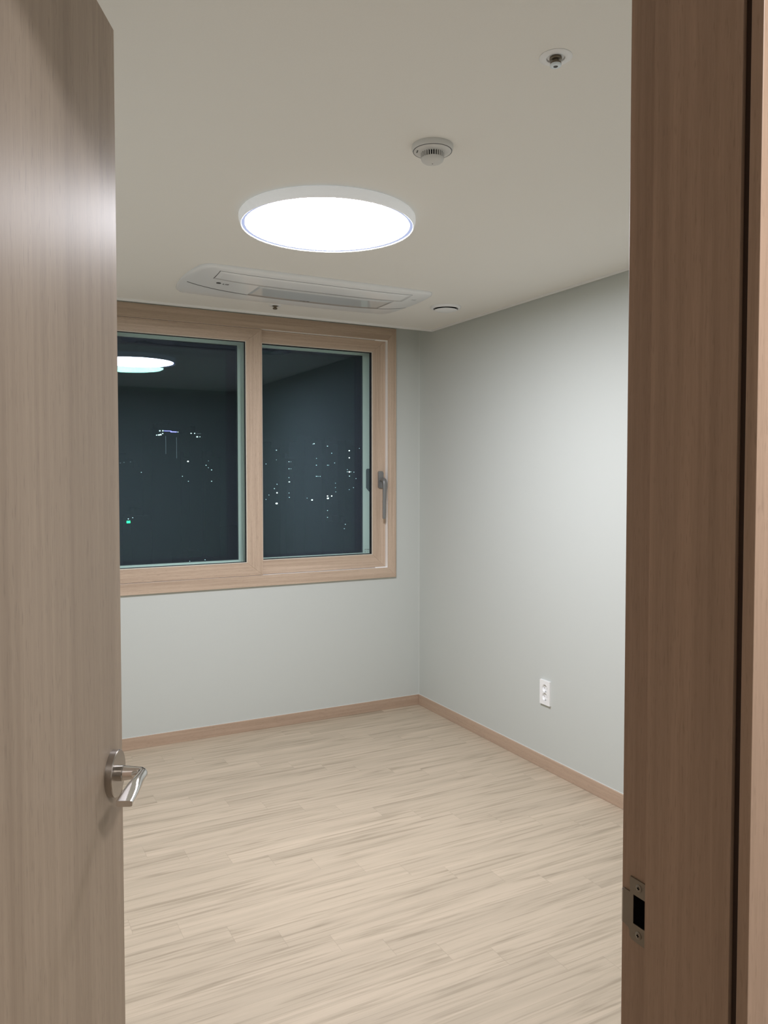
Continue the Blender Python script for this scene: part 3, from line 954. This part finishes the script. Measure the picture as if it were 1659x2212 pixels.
# ------------------------------------------------------------------ ceiling air vent
vc = (2.1850, 3.4630, ZC)
vt = empty('air_vent', vc)
tag(vt, 'round white ceiling air vent right of the air conditioner', 'air vent')
bm = bmesh.new()
add_lathe(bm, [(0.0800, -0.0002), (0.0800, -0.0030), (0.0775, -0.0080), (0.0720, -0.0118), (0.0670, -0.0120), (0.0640, -0.0095), (0.0625, -0.0002)], vc, (0, 0, 1), 72)
obj('flange', bm, 'white_plastic', vt, smooth=35)
bm = bmesh.new()
add_lathe(bm, [(0.0630, -0.0010), (0.0, -0.0010)], vc, (0, 0, 1), 48)
obj('throat', bm, 'black', vt)
bm = bmesh.new()
add_lathe(bm, [(0.040, -0.0100), (0.0570, -0.0150), (0.0592, -0.0165), (0.0585, -0.0180), (0.046, -0.0215), (0.025, -0.0238), (0.0, -0.0245)], vc, (0, 0, 1), 72)
obj('valve_disc', bm, 'white_plastic', vt, smooth=35)

# ------------------------------------------------------------------ power outlet on the right wall
oy, oz = 2.990, 0.3815
out = empty('power_outlet', (W, oy, oz))
tag(out, 'white two-socket power outlet low on the right wall', 'power outlet')
PT = 0.0100
bm = bmesh.new()
# plate with two round openings
def outlet_plate():
    hw, hh, r = 0.0375, 0.0600, 0.0195
    xf, xb = W - PT, W - 0.0002
    n = 32
    cells = [(oz + 0.0205 + 0.0, 0.0, 0.0600), (oz - 0.0205, -0.0600, 0.0)]
    for cz, z0, z1 in cells:
        sq = []; ci = []
        for k in range(n):
            a = 2 * PI * k / n
            ca, sa = math.cos(a), math.sin(a)
            zlo, zhi = oz + z0, oz + z1
            # ray to the cell's rectangle
            s = min(hw / abs(ca) if abs(ca) > 1e-6 else 9, ((zhi - cz) / sa if sa > 1e-6 else 9), ((zlo - cz) / sa if sa < -1e-6 else 9))
            sq.append((oy + ca * s, cz + sa * s)); ci.append((oy + ca * r, cz + sa * r))
        # make sure the four corners are present
        for yy, zz in ((oy + hw, oz + z1), (oy - hw, oz + z1), (oy - hw, oz + z0), (oy + hw, oz + z0)):
            kbest = min(range(n), key=lambda k: (sq[k][0] - yy) ** 2 + (sq[k][1] - zz) ** 2)
            sq[kbest] = (yy, zz)
        vs = [bm.verts.new((xf, y, z)) for y, z in sq]; vc_ = [bm.verts.new((xf, y, z)) for y, z in ci]
        vd = [bm.verts.new((W - 0.0004, y, z)) for y, z in ci]
        for k in range(n):
            k2 = (k + 1) % n
            bm.faces.new((vs[k], vs[k2], vc_[k2], vc_[k]))
            bm.faces.new((vc_[k], vc_[k2], vd[k2], vd[k])).smooth = True
        bm.faces.new(vd)
    # sides
    c4 = [(oy - hw, oz - hh), (oy + hw, oz - hh), (oy + hw, oz + hh), (oy - hw, oz + hh)]
    for k in range(4):
        a, b = c4[k], c4[(k + 1) % 4]
        bm.faces.new([bm.verts.new(p) for p in ((xf, a[0], a[1]), (xf, b[0], b[1]), (xb, b[0], b[1]), (xb, a[0], a[1]))])
outlet_plate()
me_o = bmesh.new()
obj('cover_plate', bm, 'outlet', out)
me_o.free()
for cz in (oz + 0.0205, oz - 0.0205):
    bm = bmesh.new()
    add_lathe(bm, [(0.0190, 0.0001), (0.0186, 0.0006), (0.0172, 0.0008), (0.0, 0.0008)], (W - 0.0005, oy, cz), (-1, 0, 0), 40)
    so = obj('socket', bm, 'outlet', out, smooth=35)
    bm = bmesh.new()
    for dy in (-0.0095, 0.0095):
        add_lathe(bm, [(0.0, 0.0012), (0.0024, 0.0012), (0.0024, 0.0006)], (W - 0.0005, oy + dy, cz), (-1, 0, 0), 16)
    obj('pin_hole', bm, 'black', so)
    for dz in (-0.0165, 0.0165):
        bm = bmesh.new()
        add_box(bm, W - 0.0078, oy - 0.0026, cz + dz - 0.0010, W - 0.0012, oy + 0.0026, cz + dz + 0.0010)
        obj('earth_clip', bm, 'brushed', so)

# ------------------------------------------------------------------ unseen hall downlight, added to light the door and its frame
hl = empty('added_hall_lamp', (0.62, -0.35, 2.34))
tag(hl, 'small round warm downlight added out of view in the hall ceiling', 'downlight')
bm = bmesh.new()
add_lathe(bm, [(0.130, -0.0002), (0.130, -0.006), (0.114, -0.009), (0.110, -0.0075)], (0.62, -0.35, 2.34), (0, 0, 1), 48)
obj('bezel', bm, 'white_plastic', hl)
bm = bmesh.new()
add_lathe(bm, [(0.1099, -0.0070), (0.0, -0.0070)], (0.62, -0.35, 2.34), (0, 0, 1), 48)
obj('lamp_lens', bm, 'added_lamp', hl)

# ------------------------------------------------------------------ night city beyond the window
bm = bmesh.new(); add_box(bm, -300, 60, -46, 500, 700, -45)
tag(obj('ground', bm, 'concrete'), 'dark ground far below the window', 'ground', kind='structure')
YT = 200.0
def tower(x0, x1, ztop, y, label, lights, extra=()):
    """dark apartment block whose lit windows are its parts; lights = (x, z, size, mat)"""
    bm = bmesh.new()
    add_box(bm, x0, y, -45, x1, y + 12, ztop)
    add_box(bm, x0 + (x1 - x0) * .3, y + 3, ztop, x0 + (x1 - x0) * .7, y + 9, ztop + 1.6)
    t = obj('apartment_tower', bm, 'concrete')
    tag(t, label, 'building', 'towers outside the window at night')
    for (x, z, s, mt) in lights:
        s *= 0.8
        bm = bmesh.new()
        add_box(bm, x - s / 2, y - 0.08, z - s * 0.35, x + s / 2, y + 0.02, z + s * 0.35)
        obj('lit_window', bm, mt, t)
    for (nm, xa, za, xb, zb_, mt) in extra:
        bm = bmesh.new()
        add_box(bm, min(xa, xb), y - 0.10, min(za, zb_), max(xa, xb), y + 0.02, max(za, zb_))
        obj(nm, bm, mt, t)
    return t
WH, DM, BL, FT = 'city_white', 'city_dim', 'city_blue', 'city_faint'
tower(39.5, 46.6, 13.2, YT, 'dark tower with blue rooftop light strip, seen through the left pane',
      [(41.55, 12.65, .42, DM), (42.3, 12.68, .42, DM), (40.75, 11.55, .34, DM), (41.3, 11.6, .5, DM), (41.75, 11.7, .55, DM), (42.25, 12.0, .35, DM), (46.05, 12.45, .26, DM)],
      [('roof_light', 42.6, 12.60, 44.4, 12.74, 'city_blue'), ('roof_light', 44.2, 12.36, 45.75, 12.58, 'city_blue'),
       ('corner_light', 42.93, 6.9, 43.03, 11.4, FT), ('corner_light', 45.62, 5.8, 45.72, 11.1, FT)])
tower(48.9, 52.2, 12.6, YT, 'dark tower with short white rooftop lights, right of the blue-lit one',
      [(49.4, 12.22, .36, DM), (50.3, 12.24, .34, DM), (50.95, 11.36, .5, DM), (51.65, 11.38, .26, DM)],
      [('roof_light', 50.8, 12.12, 51.9, 12.22, FT)])
tower(46.75, 48.85, 6.0, YT + 0, 'low dark block with one bright window, middle of the left pane',
      [(48.55, 5.03, .38, WH), (47.1, 1.23, .22, DM), (48.6, -0.05, .22, DM)])
tower(52.3, 55.9, 6.2, YT - 3, 'dark block with four staggered windows, right side of the left pane',
      [(52.4, 4.03, .26, DM), (52.97, 3.44, .2, DM), (53.81, 2.85, .28, DM), (53.79, -0.05, .28, DM), (53.0, 5.15, .16, DM)])
tower(31.5, 35.8, 5.6, YT + 5, 'low dark block with faint roof lights at the left window edge',
      [(32.75, 4.6, .3, FT), (33.65, 4.72, .3, FT), (35.2, 4.85, .3, FT), (36.0, 4.98, .3, FT)][:3])
t = tower(32.0, 36.4, -8.0, YT - 14, 'low building with a green sign, low in the left pane',
      [(31.33 + .0, -8.55, .26, DM), (32.3, -8.30, .22, DM), (30.2, -9.95, .24, DM)][:2],
      [('green_sign', 30.95, -9.55, 31.75, -8.98, 'city_green')])
tower(37.4, 40.2, 3.6, YT + 15, 'narrow dark block with a single small window, left half of the left pane',
      [(42.13 - 0.0, 2.27, .24, DM)][:0] + [(39.7, 2.28, .24, DM)])
tower(41.5, 48.5, -17.5, YT - 24, 'low dark block with two bluish lights at the foot of the left pane',
      [(38.8, -17.95, .22, DM), (42.4, -17.8, .18, DM)][:0] + [(42.9, -17.95, .2, DM), (46.4, -17.8, .2, DM)])
# right pane
tower(69.0, 73.3, 9.0, YT, 'dark tower with a very bright low window, left end of the right pane',
      [(69.41, 4.52, .22, DM), (70.19, -3.83, .22, DM), (71.74, -2.1, .28, DM), (72.38, 8.27, .3, DM), (72.38, -6.14, .55, WH), (72.5, -0.93, .26, DM), (72.49, -3.26, .34, WH), (69.35, -5.0, .2, DM), (72.37, 5.67, .16, DM)])
tower(75.2, 77.4, 6.0, YT, 'slim dark tower with one column of small windows, right pane',
      [(75.97, 5.18, .28, DM), (75.96, 3.25, .26, DM), (75.95, 0.85, .2, DM), (75.93, -3.34, .22, DM), (76.04, -0.31, .32, WH), (76.02, -4.53, .26, DM), (76.53, 5.19, .16, DM), (76.52, 3.25, .16, DM)])
tower(80.6, 85.6, 11.0, YT, 'dark tower with a row of three windows, middle of the right pane',
      [(81.22, -4.81, .2, DM), (82.71, -5.34, .42, WH), (83.36, 10.22, .36, DM), (84.01, 1.19, .28, DM), (84.05, 6.18, .2, DM), (84.04, 4.28, .28, DM), (84.51, 1.19, .22, DM), (85.12, 1.19, .24, DM), (83.0, 10.12, .2, DM)])
tower(86.9, 90.6, 10.4, YT, 'dark tower with the brightest window near its foot, right pane',
      [(87.39, 9.62, .32, DM), (87.38, 4.3, .26, DM), (87.36, -4.31, .34, WH), (87.35, -8.36, .26, DM), (87.34, -10.28, .26, DM), (87.46, -4.96, .55, WH), (87.76, 4.3, .2, DM), (88.66, 7.66, .26, DM),
       (88.63, -4.32, .34, WH), (89.55, 4.95, .22, DM), (89.8, -0.74, .2, DM), (89.79, -1.96, .2, DM), (89.87, -3.16, .2, DM)])
tower(93.0, 97.8, 9.9, YT, 'dark tower with a bright cross-shaped cluster of windows, right edge of the right pane',
      [(93.48, 3.11, .2, DM), (93.48, 2.45, .24, DM), (94.09, 8.44, .32, WH), (94.09, 6.43, .34, WH), (94.09, 2.45, .42, WH), (94.08, -2.58, .22, DM), (94.14, 1.26, .32, DM), (94.61, 2.45, .2, DM),
       (95.39, -2.02, .24, DM), (95.53, 2.38, .22, DM), (96.19, 0.55, .22, DM), (97.26, 9.15, .22, DM)])
tower(84.9, 86.85, -11.0, YT - 16, 'low dark annex with two dim windows beside the tallest right-pane tower',
      [(83.5 + 1.6, -12.4, .22, DM), (83.8 + 1.6, -11.3, .22, DM)])

for o in bpy.data.objects:
    if '_o' in o: del o['_o']
